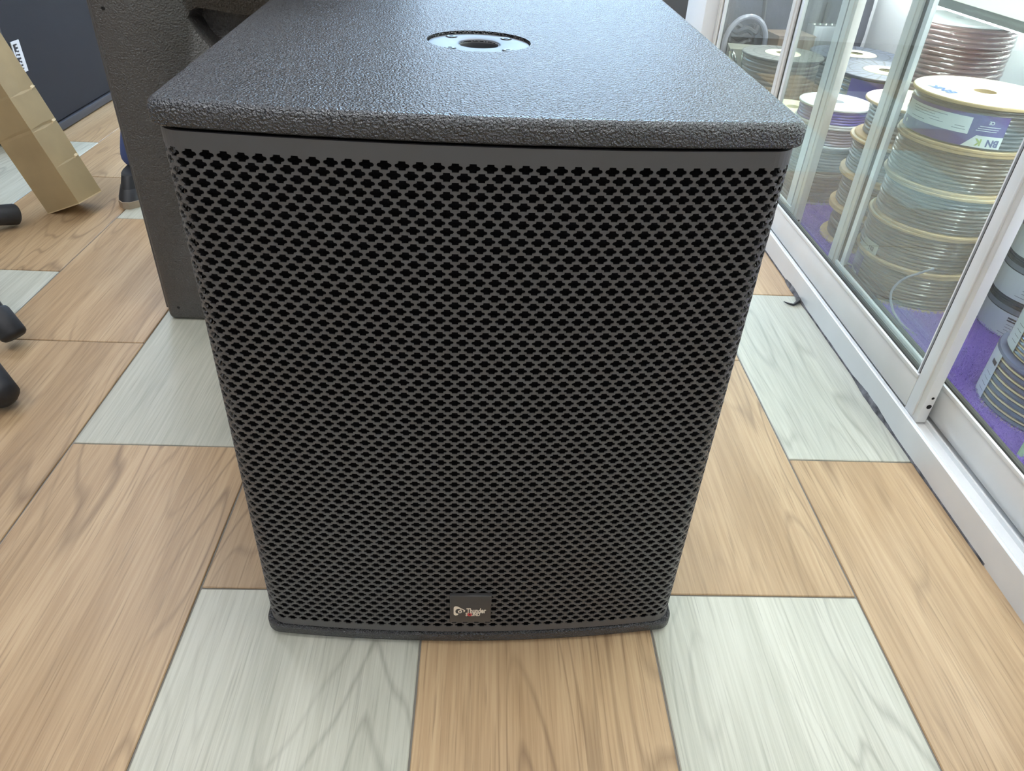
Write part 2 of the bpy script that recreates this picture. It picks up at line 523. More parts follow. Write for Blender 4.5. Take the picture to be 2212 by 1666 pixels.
# pole mount plate
pm = MB(); zt = ZT - 0.0028
pm.lathe([(0.0205, zt - 0.0125), (0.0205, zt - 0.0035), (0.0212, zt - 0.0020), (0.0225, zt - 0.0008), (0.0245, zt), (0.0540, zt), (0.0545, zt - 0.0006), (0.0545, zt - 0.001)], 80, (HX, HY, 0))
plate = pm.build('pole_mount_plate', 'plate_plastic', SUB, smooth=True, angle=40)
plate['label'] = 'smooth grey round pole-mount plate'
MB().lathe([(0.0, zt - 0.0124), (0.0207, zt - 0.0124)], 40, (HX, HY, 0)).build('socket_bottom', 'hole_black', plate)
for a in (45, 135, 225, 315):
    sxp, syp = HX + 0.0425 * math.cos(R(a)), HY + 0.0425 * math.sin(R(a))
    s = MB().lathe([(0.0, zt + 0.0004), (0.0022, zt + 0.0004), (0.0024, zt + 0.0009), (0.0048, zt + 0.0009), (0.0056, zt + 0.0002)], 20, (sxp, syp, 0))
    s.build('screw', 'screw_black', plate, smooth=True)
    MB().lathe([(0.0058, zt + 0.0001), (0.0066, zt + 0.00015)], 20, (sxp, syp, 0)).build('screw_recess', 'hole_black', plate)

# grille: perforated sheet wrapped round the curved front
GP, GR, NR = 0.01387, 0.007715, 76
g_hw, g_rad, g_off = 0.2595, 0.026, 0.0025
fx = np.linspace(0, g_hw - g_rad, 400)
fyv = 0.016 * (fx / 0.25) ** 2 + g_off
fs_len = np.concatenate([[0], np.cumsum(np.hypot(np.diff(fx), np.diff(fyv)))])
S1 = fs_len[-1]
_sl = math.atan(2 * 0.016 * fx[-1] / 0.0625)
_cx, _cy = fx[-1] - g_rad * math.sin(_sl), fyv[-1] + g_rad * math.cos(_sl)
ARC = g_rad * (math.pi / 2 - _sl)
def wrap(s, off):
    """arc length s and inward offset -> plan x, y (vectorised)"""
    sg = np.sign(s); a = np.abs(s)
    x = np.interp(a, fs_len, fx); y = np.interp(a, fs_len, fyv)
    sl = np.arctan(2 * 0.016 * x / 0.0625)
    px, py = x - off * np.sin(sl), y + off * np.cos(sl)
    t = np.clip((a - S1) / g_rad, 0, math.pi / 2 - _sl)
    ang = -math.pi / 2 + _sl + t
    cxp, cyp = _cx + (g_rad - off) * np.cos(ang), _cy + (g_rad - off) * np.sin(ang)
    side = np.maximum(a - S1 - ARC, 0)
    cyp = cyp + side
    m = a > S1
    return np.where(m, cxp, px) * sg, np.where(m, cyp, py)
a_, b_ = 0.425 * GP, 0.487 * GR
t_ = 0.195 * GP
half = [(0, b_), (t_, b_), (t_ * 1.08, 0.60 * b_), (t_ * 1.25, 0.50 * b_), (0.66 * a_, 0.47 * b_), (0.86 * a_, 0.39 * b_), (0.97 * a_, 0.20 * b_)]
right = half + [(a_, 0)] + [(x, -z) for x, z in half[::-1]]
loop = right + [(-x, z) for x, z in right[::-1][1:-1]]
corn = [(GP / 2, GR / 2), (GP / 2, -GR / 2), (-GP / 2, -GR / 2), (-GP / 2, GR / 2)]
nl, nr_ = len(loop), len(right)
cell = np.array(loop + corn + [(0, GR / 2), (0, -GR / 2)])
A, Bc, Cc, D, T, U = nl, nl + 1, nl + 2, nl + 3, nl + 4, nl + 5
qi = (nr_ - 1) // 2
cf = [(T, 0, 1, A)] + [(A, i, i + 1) for i in range(1, qi)] + [(A, qi, Bc)] + [(Bc, i, i + 1) for i in range(qi, nr_ - 2)] + [(Bc, nr_ - 2, nr_ - 1, U)]
lm = lambda i: (nl - i) % nl
mirror = {A: D, Bc: Cc, T: T, U: U}
cf += [tuple(mirror.get(i, lm(i)) for i in f)[::-1] for f in cf]
wallf = [(i, (i + 1) % nl) for i in range(nl)]
NC = 43
nv = len(cell)
S_, Z_ = [], []
ZR0 = 0.6137
for r in range(NR):
    zc = ZR0 - r * GR
    sh = 0.315 if r % 2 == 0 else 0.815
    for k in range(-NC // 2 + 1, NC // 2 + 1):
        sc_ = (k + sh) * GP
        S_.append(sc_ + cell[:, 0]); Z_.append(zc + cell[:, 1])
S_ = np.concatenate(S_); Z_ = np.concatenate(Z_)
ncell = len(S_) // nv
TH = 0.0013
x0_, y0_ = wrap(S_, 0.0); x1_, y1_ = wrap(S_, TH)
V = np.concatenate([np.stack([x0_, y0_, Z_], 1), np.stack([x1_, y1_, Z_], 1)])
F = []
nb = ncell * nv
for c in range(ncell):
    o_ = c * nv
    for f in cf:
        F.append(tuple(o_ + i for i in f))
    for i, j in wallf:
        F.append((o_ + i, nb + o_ + i, nb + o_ + j, o_ + j))
# solid strips above and below the holes
smin, smax = S_.min(), S_.max()
ss = np.linspace(smin, smax, 140)
def strip(z0, z1):
    global V
    xa, ya = wrap(ss, 0.0)
    base = len(V)
    V = np.concatenate([V, np.stack([xa, ya, np.full_like(xa, z0)], 1), np.stack([xa, ya, np.full_like(xa, z1)], 1)])
    n = len(ss)
    for i in range(n - 1):
        F.append((base + i, base + i + 1, base + n + i + 1, base + n + i))
strip(ZR0 + GR / 2, 0.6308)
strip(0.0215, ZR0 - (NR - 1) * GR - GR / 2)
xa, ya = wrap(ss, 0.0); xb, yb = wrap(ss, 0.004)
for zz in (0.6308, 0.0215):
    base = len(V); n = len(ss)
    V = np.concatenate([V, np.stack([xa, ya, np.full_like(xa, zz)], 1), np.stack([xb, yb, np.full_like(xa, zz)], 1)])
    for i in range(n - 1): F.append((base + i, base + i + 1, base + n + i + 1, base + n + i))
gm = bpy.data.meshes.new('grille')
gm.from_pydata(V.tolist(), [], F)
gm.materials.append(MATS['grille_metal'])
grille = link(bpy.data.objects.new('grille', gm), SUB)
grille['label'] = 'dark grey metal grille pierced with rows of cross-shaped holes'
# foam behind it
fb = MB(); xa, ya = wrap(ss, 0.0075)
for i in range(len(ss) - 1):
    fb.poly([(xa[i], ya[i], 0.021), (xa[i + 1], ya[i + 1], 0.021), (xa[i + 1], ya[i + 1], 0.632), (xa[i], ya[i], 0.632)])
fb.build('grille_foam', 'foam_black', SUB)

# badge
BX, BZ = -0.0035, 0.0735
badge = MB().box(BX - 0.025, BX + 0.025, -0.0035, 0.0022, BZ - 0.025, BZ + 0.025, 0.0012, 2).build('badge', 'badge_grey', SUB, smooth=True, angle=30)
badge['label'] = 'small square dark grey maker badge with cream lettering'
YF = -0.0036
def badge_text(name, geo, m, cx_, cz_, thick=0.0003):
    vs, fs = geo
    mb = MB(); mb.add([(cx_ + x, YF - thick, cz_ + z) for x, z in vs], fs)
    return mb.build(name, m, badge)
def bpx(u, v):   # badge layout grid: 0..1 across, 0..1 down
    return BX - 0.025 + 0.05 * u, BZ + 0.025 - 0.05 * v
cx_, cz_ = bpx(0.64, 0.545); badge_text('lettering', text_geo('Thunder', 0.0132, 0.00042, 0.51), 'print_cream', cx_, cz_)
cx_, cz_ = bpx(0.407, 0.683); badge_text('lettering', text_geo('S', 0.0086, 0.00038, 0.56), 'print_cream', cx_, cz_)
cx_, cz_ = bpx(0.622, 0.683); badge_text('lettering', text_geo('UND', 0.0086, 0.00038, 0.60), 'print_cream', cx_, cz_)
om = MB(); ox, oz = bpx(0.487, 0.683)
for i in range(24):
    a0, a1 = 2 * math.pi * i / 24, 2 * math.pi * (i + 1) / 24
    P_ = lambda r, a: (ox + r * math.cos(a), YF - 0.0003, oz + r * 1.05 * math.sin(a))
    om.poly([P_(0.0011, a0), P_(0.0029, a0), P_(0.0029, a1), P_(0.0011, a1)])
om.build('red_letter', 'print_red', badge)
# emblem: a rounded ear-like outline round a small ring
def logo(pts, name='emblem'):
    mb = MB(); mb.poly([(bpx(u, v)[0], YF - 0.0003, bpx(u, v)[1]) for u, v in pts]); return mb.build(name, 'print_cream', badge)
outer = [(0.095, 0.42), (0.105, 0.385), (0.135, 0.36), (0.165, 0.36), (0.20, 0.375), (0.36, 0.50), (0.372, 0.53), (0.362, 0.57), (0.345, 0.59)]
lm_ = MB()
def strip_logo(po, pi):
    for i in range(len(po) - 1):
        q = [po[i], po[i + 1], pi[i + 1], pi[i]]
        lm_.poly([(bpx(u, v)[0], YF - 0.0003, bpx(u, v)[1]) for u, v in q])
strip_logo([(0.215, 0.655), (0.19, 0.70), (0.14, 0.715), (0.105, 0.69), (0.095, 0.65), (0.095, 0.52), (0.095, 0.42), (0.105, 0.385), (0.135, 0.36), (0.165, 0.36), (0.20, 0.375), (0.28, 0.44), (0.36, 0.50), (0.374, 0.53), (0.362, 0.565), (0.345, 0.59)],
           [(0.205, 0.64), (0.175, 0.635), (0.155, 0.62), (0.14, 0.59), (0.138, 0.56), (0.14, 0.53), (0.15, 0.50), (0.165, 0.48), (0.185, 0.465), (0.205, 0.46), (0.23, 0.465), (0.285, 0.475), (0.32, 0.50), (0.332, 0.53), (0.335, 0.56), (0.34, 0.59)])
strip_logo([(0.25, 0.455), (0.25, 0.50), (0.205, 0.53), (0.195, 0.57), (0.21, 0.61), (0.245, 0.63), (0.285, 0.61), (0.30, 0.57), (0.285, 0.53), (0.285, 0.47)],
           [(0.27, 0.455), (0.265, 0.53), (0.235, 0.55), (0.225, 0.57), (0.232, 0.59), (0.247, 0.60), (0.262, 0.59), (0.27, 0.57), (0.262, 0.55), (0.26, 0.53)])
lm_.build('emblem', 'print_cream', badge)

# ------------------------------------------------------------------ tall loudspeaker behind on the left
TS = empty('loudspeaker_cabinet', (-0.40, 1.328, 0.0), R(0.5),
           'tall grey textured loudspeaker cabinet with recessed side handle behind the subwoofer', 'speaker')
tsb = MB().box(-0.251, 0.251, 0.0, 0.47, 0.0, 1.16, 0.012, 3).build('cabinet', 'grey_texture_paint', TS, smooth=True, angle=40)
hp = [(-0.096, 0.578), (-0.090, 0.589), (-0.078, 0.595), (-0.050, 0.592), (-0.02, 0.588), (0.0, 0.587), (0.02, 0.588), (0.050, 0.592), (0.078, 0.595),
      (0.090, 0.589), (0.096, 0.578), (0.085, 0.555), (0.060, 0.525), (0.045, 0.515), (-0.045, 0.515), (-0.060, 0.525), (-0.085, 0.555)]
cut = MB().prism(hp, lambda p: (p[0], -0.02, p[1]), lambda p: (p[0] * 0.92, 0.05, 0.555 + (p[1] - 0.555) * 0.92)).build('c', 'hole_black', TS)
boolean_cut(tsb, [cut])
hc = MB(); n = len(hp)
f0 = [(p[0] * 0.985, 0.001, 0.555 + (p[1] - 0.555) * 0.985) for p in hp]
f1 = [(p[0] * 0.90, 0.049, 0.555 + (p[1] - 0.555) * 0.90) for p in hp]
hc.add(f0 + f1, [(i, (i + 1) % n, n + (i + 1) % n, n + i) for i in range(n)] + [tuple(range(n, 2 * n))])
hc.build('handle_cup', 'grey_texture_paint', TS)
MB().box(-0.258, -0.2512, 0.015, 0.455, 0.02, 1.14, 0.003, 2).build('front_grille', 'grille_metal', TS)
for p in ((-0.226, 0.586), (-0.226, 0.03), (0.226, 0.586)):
    MB().lathe([(0, 0.0012), (0.0035, 0.0012), (0.005, 0)], 14, M=Matrix.Translation((p[0], 0, p[1])) @ Matrix.Rotation(R(90), 4, 'X') @ Matrix.Scale(0.65, 4)).build('screw', 'screw_black', TS, smooth=True)

# ------------------------------------------------------------------ dark cloth-fronted cabinet far left
AM = empty('amplifier_cabinet', (-1.43, 2.345, 0.0), 0, 'black amplifier cabinet with fine cloth front standing behind the leaning carton', 'amplifier')
MB().box(-0.52, -0.012, 0.0, 1.05, 0.0, 1.02, 0.012, 2).build('cabinet', 'amp_vinyl', AM, smooth=True)
MB().box(-0.012, 0.0, 0.02, 1.03, 0.035, 0.99).build('cloth_front', 'amp_cloth', AM)
MB().box(-0.013, 0.008, 0.005, 1.045, 0.004, 0.030, 0.004, 2).build('bottom_trim', 'amp_trim', AM, smooth=True)
MB().box(-0.013, 0.004, 0.0, 0.018, 0.03, 1.0, 0.003, 2).build('side_trim', 'amp_vinyl', AM, smooth=True)
np_ = MB()
LY0, LY1, LZ0, LZ1 = 0.045, 0.090, 0.212, 0.301
for a in ((LY0, LY0 + .006, LZ0, LZ1), (LY1 - .016, LY1, LZ0, LZ1), (LY0 + .006, LY1 - .016, LZ0, LZ0 + .009), (LY0 + .006, LY1 - .016, LZ1 - .008, LZ1)):
    np_.box(0.0, 0.003, a[0], a[1], a[2], a[3])
nplate = np_.build('name_plate', 'plate_white', AM)
MB().box(0.0004, 0.0015, LY0 + .0062, LY1 - .0162, LZ0 + .0092, LZ1 - .0082).build('plate_ground', 'ink_black', nplate)
gl_ = MB()
for i in range(7):    # row of small raised white characters, too small to read
    z = LZ0 + 0.013 + i * 0.0098
    gl_.box(0.0, 0.0028, LY1 - .026, LY1 - .015, z, z + 0.0045)
    if i in (0, 1, 3, 4): gl_.box(0.0, 0.0028, LY1 - .036, LY1 - .026, z + 0.001, z + 0.007)
gl_.build('raised_marks', 'plate_white', nplate)

# ------------------------------------------------------------------ leaning carton
th, ps = 0.377, -0.2
u = Vector((math.cos(th) * math.cos(ps), math.cos(th) * math.sin(ps), math.sin(th)))
ax = Vector((-math.sin(th) * math.cos(ps), -math.sin(th) * math.sin(ps), math.cos(th)))
dv = Vector((-math.sin(ps), math.cos(ps), 0))
CT = empty('cardboard_carton', (-1.149, 1.844, 0.0), 0, 'long narrow brown cardboard carton leaning to the left on one bottom edge', 'box')
MC = Matrix(((u.x, dv.x, ax.x, 0), (u.y, dv.y, ax.y, 0), (u.z, dv.z, ax.z, 0), (0, 0, 0, 1)))
ctb = MB()
W1, W2, LC = 0.110, 0.092, 0.86
# body in stacked courses so that the bends dent the long faces slightly
lev = [0.0, 0.006, 0.095, 0.100, 0.185, 0.192, 0.198, 0.27, 0.276, 0.40, 0.406, 0.6, LC]
den = [0.0, 0.0, 0.0, 0.0015, 0.0, 0.003, 0.0, 0.0, 0.0022, 0.0, 0.002, 0.0, 0.0]
vs = []; fs = []
for i, (l, d) in enumerate(zip(lev, den)):
    ring = [(0, 0), (W1 * .5, d * .4), (W1, d * .3), (W1 - d, W2 * .5), (W1 - d * .2, W2), (0, W2)]
    vs += [MC @ Vector((a, b, l)) for a, b in ring]
m6 = 6
for i in range(len(lev) - 1):
    for k in range(m6): fs.append((i * m6 + k, i * m6 + (k + 1) % m6, (i + 1) * m6 + (k + 1) % m6, (i + 1) * m6 + k))
fs.append(tuple(range(m6))[::-1]); fs.append(tuple(range((len(lev) - 1) * m6, len(lev) * m6)))
ctb.add(vs, fs); ctb.build('box_body', 'cardboard', CT)
def cpart(name, x0, x1, y0, y1, z0, z1, m): return MB().box(x0, x1, y0, y1, z0, z1, M=MC).build(name, m, CT)
cpart('bottom_flap', 0.001, W1 + 0.0018, -0.0018, W2 * 0.97, -0.0022, 0.0004, 'cardboard_edge')
for z in (0.1, 0.192, 0.276, 0.406):
    tb_ = MB(); 
    tb_.add([MC @ Vector(p) for p in [(W1 - .001, W2 * .80, z - .005), (W1 + .0035, W2 * .86, z - .001), (W1 + .002, W2 * 1.0, z + .002), (W1 - .001, W2 * .95, z + .007), (W1 + .0005, W2 * .84, z + .004)]], [(0, 1, 4), (1, 2, 3, 4), (0, 4, 3)])
    tb_.build('torn_tab', 'cardboard_edge', CT)

# ------------------------------------------------------------------ black stands at the left edge
def leg(par, p0, p1, r, cap_len, cap_r, blunt=True):
    p0, p1 = Vector(p0), Vector(p1); d = (p1 - p0).normalized()
    MB().tube([p0 + d * cap_len * .5, p1], r, 14).build('leg', 'black_tube', par, smooth=True)
    k = [0, .06, .14, .92, 1.0]
    rr = [cap_r * .80, cap_r * .95, cap_r, cap_r * .93, cap_r * .84] if blunt else [cap_r * .35, cap_r * .72, cap_r * .93, cap_r, cap_r * .9]
    MB().tube([p0 + d * cap_len * a for a in k], rr, 20).build('rubber_foot', 'rubber', par, smooth=True, angle=50)
ST = empty('tripod_stand', (-1.30, 1.60, 0), 0, 'black tripod stand with rubber-capped tube legs beside the leaning carton', 'stand')
hub = (-0.13, -0.17, 0.33)
leg(ST, (0.122, 0.168, 0.028), (-0.13, -0.17, 0.13), 0.018, 0.055, 0.0265)
leg(ST, (0.405, -0.392, 0.022), (0.10, -0.20, 0.45), 0.017, 0.060, 0.0245)
leg(ST, (-0.45, -0.45, 0.016), (-0.13, -0.17, 0.40), 0.0125, 0.052, 0.0185)
MB().tube([(-0.13, -0.17, 0.20), (-0.13, -0.17, 0.50)], 0.03, 16).build('hub_collar', 'black_plastic', ST, smooth=True)
MB().tube([(0.12, -0.215, 0.43), (-0.13, -0.17, 0.46)], 0.011, 12).build('brace', 'black_tube', ST, smooth=True)
MB().tube([(-0.13, -0.17, 0.15), (-0.13, -0.17, 1.5)], 0.016, 16).build('pole', 'black_tube', ST, smooth=True)
S2 = empty('folding_stand', (-0.99, 1.10, 0), 0, 'black folding stand foot with thick rounded rubber cap at the left edge', 'stand')
leg(S2, (0.190, -0.098, 0.027), (-0.22, 0.25, 0.20), 0.02, 0.095, 0.029, blunt=False)
leg(S2, (-0.62, -0.02, 0.022), (-0.2, 0.24, 0.20), 0.017, 0.085, 0.0265, blunt=False)
MB().tube([(-0.22, 0.25, 0.10), (-0.22, 0.25, 0.95)], 0.018, 14).build('pole', 'black_tube', S2, smooth=True)

# ------------------------------------------------------------------ person standing behind the tall loudspeaker
PS = empty('person', (-0.885, 2.125, 0), 0, 'person in blue jeans and black shoes standing mostly hidden behind the tall loudspeaker', 'person')
def skin_mesh(name, joints, edges, m, par, root=0, sub=2):
    me = bpy.data.meshes.new(name)
    me.from_pydata([j[:3] for j in joints], edges, [])
    o = bpy.data.objects.new(name, me); link(o)
    sk = o.modifiers.new('skin', 'SKIN'); sk.use_smooth_shade = True
    ss_ = o.modifiers.new('sub', 'SUBSURF'); ss_.levels = sub; ss_.render_levels = sub
    for i, j in enumerate(joints):
        rx = j[3]; ry = j[4] if len(j) > 4 else j[3]
        me.skin_vertices[0].data[i].radius = (rx, ry)
        me.skin_vertices[0].data[i].use_root = (i == root)
    bpy.context.view_layer.update()
    dg = bpy.context.evaluated_depsgraph_get()
    nm = bpy.data.meshes.new_from_object(o.evaluated_get(dg))
    bpy.data.objects.remove(o, do_unlink=True)
    nm.materials.clear(); nm.materials.append(MATS[m])
    for p in nm.polygons: p.use_smooth = True
    return link(bpy.data.objects.new(name, nm), par)
# body (head, neck, torso, arms and the legs under the trousers) as one surface
J = [(0.12, 0.06, 0.93, .125, .10), (0.12, 0.06, 1.10, .115, .085), (0.12, 0.05, 1.30, .135, .09), (0.12, 0.05, 1.42, .085, .07), (0.12, 0.04, 1.49, .05), (0.12, 0.02, 1.58, .075, .085), (0.12, 0.02, 1.68, .075, .085), (0.12, 0.03, 1.74, .05),
     (0.30, 0.05, 1.38, .055), (0.36, 0.05, 1.12, .042), (0.36, -0.06, 0.90, .032), (0.36, -0.10, 0.82, .03),
     (-0.06, 0.05, 1.38, .055), (-0.12, 0.05, 1.12, .042), (-0.12, -0.06, 0.90, .032), (-0.12, -0.10, 0.82, .03),
     (0.22, 0.06, 0.86, .07), (0.24, 0.08, 0.48, .05), (0.27, 0.09, 0.09, .035), (0.10, 0.05, 0.84, .07), (0.05, 0.0, 0.47, .05), (-0.075, -0.05, 0.09, .035)]
E_ = [(0, 1), (1, 2), (2, 3), (3, 4), (4, 5), (5, 6), (6, 7), (2, 8), (8, 9), (9, 10), (10, 11), (2, 12), (12, 13), (13, 14), (14, 15), (0, 16), (16, 17), (17, 18), (0, 19), (19, 20), (20, 21)]
skin_mesh('body', J, E_, 'skin', PS)
skin_mesh('trousers', [(0.12, 0.06, 0.96, .15, .12), (0.22, 0.06, 0.82, .10), (0.24, 0.08, 0.48, .075), (0.265, 0.09, 0.10, .068), (0.265, 0.09, 0.055, .068),
                       (0.10, 0.05, 0.82, .10), (0.05, 0.0, 0.47, .078), (-0.040, -0.045, 0.22, .070), (-0.078, -0.055, 0.09, .072), (-0.078, -0.055, 0.06, .07)],
          [(0, 1), (1, 2), (2, 3), (3, 4), (0, 5), (5, 6), (6, 7), (7, 8), (8, 9)], 'denim', PS)
skin_mesh('shirt', [(0.12, 0.06, 0.90, .155, .125), (0.12, 0.06, 1.10, .14, .105), (0.12, 0.05, 1.31, .155, .105), (0.12, 0.05, 1.43, .085, .075), (0.31, 0.05, 1.38, .07), (0.36, 0.05, 1.18, .058), (-0.07, 0.05, 1.38, .07), (-0.12, 0.05, 1.18, .058)],
          [(0, 1), (1, 2), (2, 3), (2, 4), (4, 5), (2, 6), (6, 7)], 'shirt', PS)
hm = MB(); hm.lathe([(0.0, 0.10), (0.05, 0.092), (0.085, 0.06), (0.098, 0.01), (0.09, -0.03)], 20, (0.12, 0.035, 1.70)); hm.build('hair', 'hair', PS, smooth=True)
for fx_, fy_, s_ in ((-0.078, -0.055, 1), (0.265, 0.09, 2)):
    sh = MB()
    for z0, z1, g in ((0.018, 0.045, 1.0), (0.045, 0.075, 0.82)):
        pts = [(math.cos(R(a)) * 0.047 * g, -0.055 + math.sin(R(a)) * (0.125 if math.sin(R(a)) < 0 else 0.10) * g) for a in range(0, 360, 20)]
        pts2 = [(p[0] * .86, -0.045 + (p[1] + .045) * .84) for p in pts]
        sh.prism(pts, lambda p: (fx_ + p[0], fy_ + p[1], z0), lambda p: (fx_ + (p[0] * .86), fy_ - .045 + (p[1] + .045) * .84, z1))
    s_o = sh.build('shoe', 'shoe_black', PS, smooth=True, angle=60)
    pts = [(math.cos(R(a)) * 0.049, -0.055 + math.sin(R(a)) * (0.128 if math.sin(R(a)) < 0 else 0.103)) for a in range(0, 360, 20)]
    MB().prism(pts, lambda p: (fx_ + p[0], fy_ + p[1], 0.0), lambda p: (fx_ + p[0], fy_ + p[1], 0.0185)).build('sole', 'shoe_sole', s_o, smooth=True)

# ------------------------------------------------------------------ glazed display cabinet on the right
X0 = 0.752
CY0, CY1, CZ1 = 0.40, 3.06, 2.05
XO0, XO1, XI0, XI1 = 0.762, 0.781, 0.792, 0.811
XB = 1.46
CAB = empty('display_cabinet', (X0, 1.7, 0.0), 0, 'long white aluminium display cabinet with sliding glass doors full of cable reels', 'cabinet')
def cbx(name, x0, x1, y0, y1, z0, z1, m, par=None, bev=0.0):
    mb = MB(); mb.box(x0 - X0, x1 - X0, y0 - 1.7, y1 - 1.7, z0, z1, bev)
    return mb.build(name, m, par or CAB, smooth=bev > 0)
# bottom track: one extrusion profile along Y
prof = [(X0, 0.0), (X0, 0.0515), (X0 + .0015, 0.053), (X0 + .0035, 0.053), (X0 + .0045, 0.0495), (X0 + .0060, 0.0485), (X0 + .008, 0.052), (X0 + .0095, 0.052), (X0 + .0105, 0.046),
        (X0 + .0295, 0.046), (X0 + .0305, 0.053), (X0 + .0335, 0.053), (X0 + .0345, 0.046), (X0 + .0605, 0.046), (X0 + .0615, 0.060), (X0 + .064, 0.060), (X0 + .064, 0.0)]
tr = MB(); tr.prism([(p[0] - X0, p[1]) for p in prof], lambda p: (p[0], CY0 - 1.7, p[1]), lambda p: (p[0], CY1 - 1.7, p[1]))
tr.build('bottom_track', 'aluminium_white', CAB)
cbx('top_track', X0, X0 + 0.064, CY0, CY1, CZ1 - 0.06, CZ1, 'aluminium_white')
cbx('floor_panel', X0 + 0.064, XB, CY0, CY1, 0.0, 0.082, 'cabinet_white')
cbx('back_panel', XB, XB + 0.015, CY0, CY1, 0.0, CZ1, 'cabinet_white')
cbx('top_panel', X0 + 0.064, XB, CY0, CY1, CZ1 - 0.03, CZ1, 'cabinet_white')
cbx('end_panel', X0 + 0.064, XB, CY0, CY0 + 0.02, 0.082, CZ1 - 0.03, 'cabinet_white')
cbx('end_panel', X0 + 0.064, XB, CY1 - 0.02, CY1, 0.082, CZ1 - 0.03, 'cabinet_white')
cbx('corner_post', X0 - 0.004, X0 + 0.064, 2.80, CY1, 0.053, CZ1 - 0.06, 'cabinet_white', bev=0.003)
cbx('corner_post', X0 - 0.004, X0 + 0.064, CY0, CY0 + 0.045, 0.053, CZ1 - 0.06, 'aluminium_white', bev=0.003)
SHX = 0.99
for z in (0.598, 1.10, 1.58):
    sp = cbx('shelf', SHX + 0.002, XB, CY0 + 0.02, CY1 - 0.02, z, z + 0.018, 'shelf_cream')
    cbx('shelf_edging', SHX, SHX + 0.002, CY0 + 0.02, CY1 - 0.02, z, z + 0.018, 'shelf_edge', sp)
    cbx('light_strip', SHX + 0.0005, SHX + 0.0125, CY0 + 0.03, CY1 - 0.03, z - 0.003, z - 0.0003, 'strip_lamp', sp)
    cbx('light_strip', XB - 0.06, XB - 0.045, CY0 + 0.03, CY1 - 0.03, z - 0.004, z - 0.0003, 'strip_lamp', sp)  # extra rear strip, added only to brighten the back panel

def door(x0, x1, ya, yb, near_holes, nb_=0.009):
    """sliding door: stiles, rails (one frame mesh), glass pane, gaskets"""
    zb, zt_, sw, rt = 0.0535, CZ1 - 0.055, 0.042, 0.121
    d = MB()
    def bx(a, b, c_, e, f, g, bev=0.0025): d.box(a - X0, b - X0, c_ - 1.7, e - 1.7, f, g, bev, 2)
    for y in (ya, yb - sw):
        bx(x0, x1, y, y + sw, zb - 0.004, zt_)
        bx(x0 - 0.0022, x0 + 0.002, y + sw * .30, y + sw * .42, zb + 0.002, zt_, 0.001)
    bx(x0, x1, ya + sw, yb - sw, zb, rt)
    bx(x0 - 0.0015, x0 + 0.004, ya + sw, yb - sw, rt - 0.006, rt + 0.0015, 0.001)
    bx(x0, x1, ya + sw, yb - sw, zt_ - 0.06, zt_)
    o = d.build('sliding_door', 'aluminium_white', CAB, smooth=True, angle=30)
    xm = (x0 + x1) / 2
    cbx('glass_pane', xm - 0.0025, xm + 0.0025, ya + sw - 0.004, yb - sw + 0.004, rt - 0.004, zt_ - 0.055, 'glass', o)
    g = MB()
    for a, b, c_, e in ((ya + sw, ya + sw + 0.006, rt, zt_ - .06), (yb - sw - 0.019, yb - sw, rt, zt_ - .06), (ya + sw + 0.006, yb - sw - 0.019, rt, rt + 0.004)):
        g.box(x0 + 0.0045 - X0, x1 - 0.005 - X0, a - 1.7, b - 1.7, c_, e)
    g.build('gasket', 'gasket', o)
    cbx('glazing_bead', x0 + 0.001, x0 + 0.010, yb - sw - 0.034, yb - sw - 0.019, rt, zt_ - .06, 'aluminium_edge', o)
    cbx('glazing_bead', x0 + 0.001, x0 + 0.008, ya + sw + 0.006, ya + sw + nb_, rt, zt_ - .06, 'aluminium_edge', o)
    if near_holes:
        for zc, rr in ((0.085, 0.0045), (0.103, 0.0026)):
            MB().lathe([(0, 0.0003), (rr, 0.0003)], 16, M=Matrix.Translation((xm + 0.002 - X0, ya - 1.7, zc)) @ Matrix.Rotation(R(90), 4, 'X')).build('screw_hole', 'hole_black', o)
    return o
door(XO0, XO1, 0.977, 2.036, True)
door(XI0, XI1, 0.455, 1.515, False)
door(XI0, XI1, 1.737, 2.796, True, 0.038)
# smear of sealant along the foot of the track
sl_ = MB(); rnd = random.Random(3)
ys = np.linspace(0.70, 1.95, 120)
wv = [max(0.0008, (0.0016 + 0.0022 * math.sin(y * 13) + 0.0016 * math.sin(y * 29 + 1) + rnd.uniform(-.0006, .0006)) * (1.0 if 0.85 < y < 1.6 else 0.3)) for y in ys]
for i in range(len(ys) - 1):
    a, b = ys[i] - 1.7, ys[i + 1] - 1.7
    h0, h1 = 0.003 + wv[i] * 1.3, 0.003 + wv[i + 1] * 1.3
    sl_.poly([(-wv[i], a, 0.0004), (-wv[i + 1], b, 0.0004), (-0.0006, b, h1), (-0.0006, a, h0)])
    sl_.poly([(-0.0006, a, h0), (-0.0006, b, h1), (0.0004, b, h1 + 0.0003), (0.0004, a, h0 + 0.0003)])
sl_.build('sealant', 'sealant', CAB)
tp = MB()
tp.tube([(0.748, 1.50, 0.004), (0.741, 1.482, 0.008), (0.728, 1.474, 0.003), (0.716, 1.478, 0.004), (0.710, 1.488, 0.003)], [0.006, 0.005, 0.003, 0.002, 0.001], 6)
tag(tp.build('tape_scrap', 'black_plastic'), 'scrap of black tape on the pale tile against the cabinet track', 'scrap')

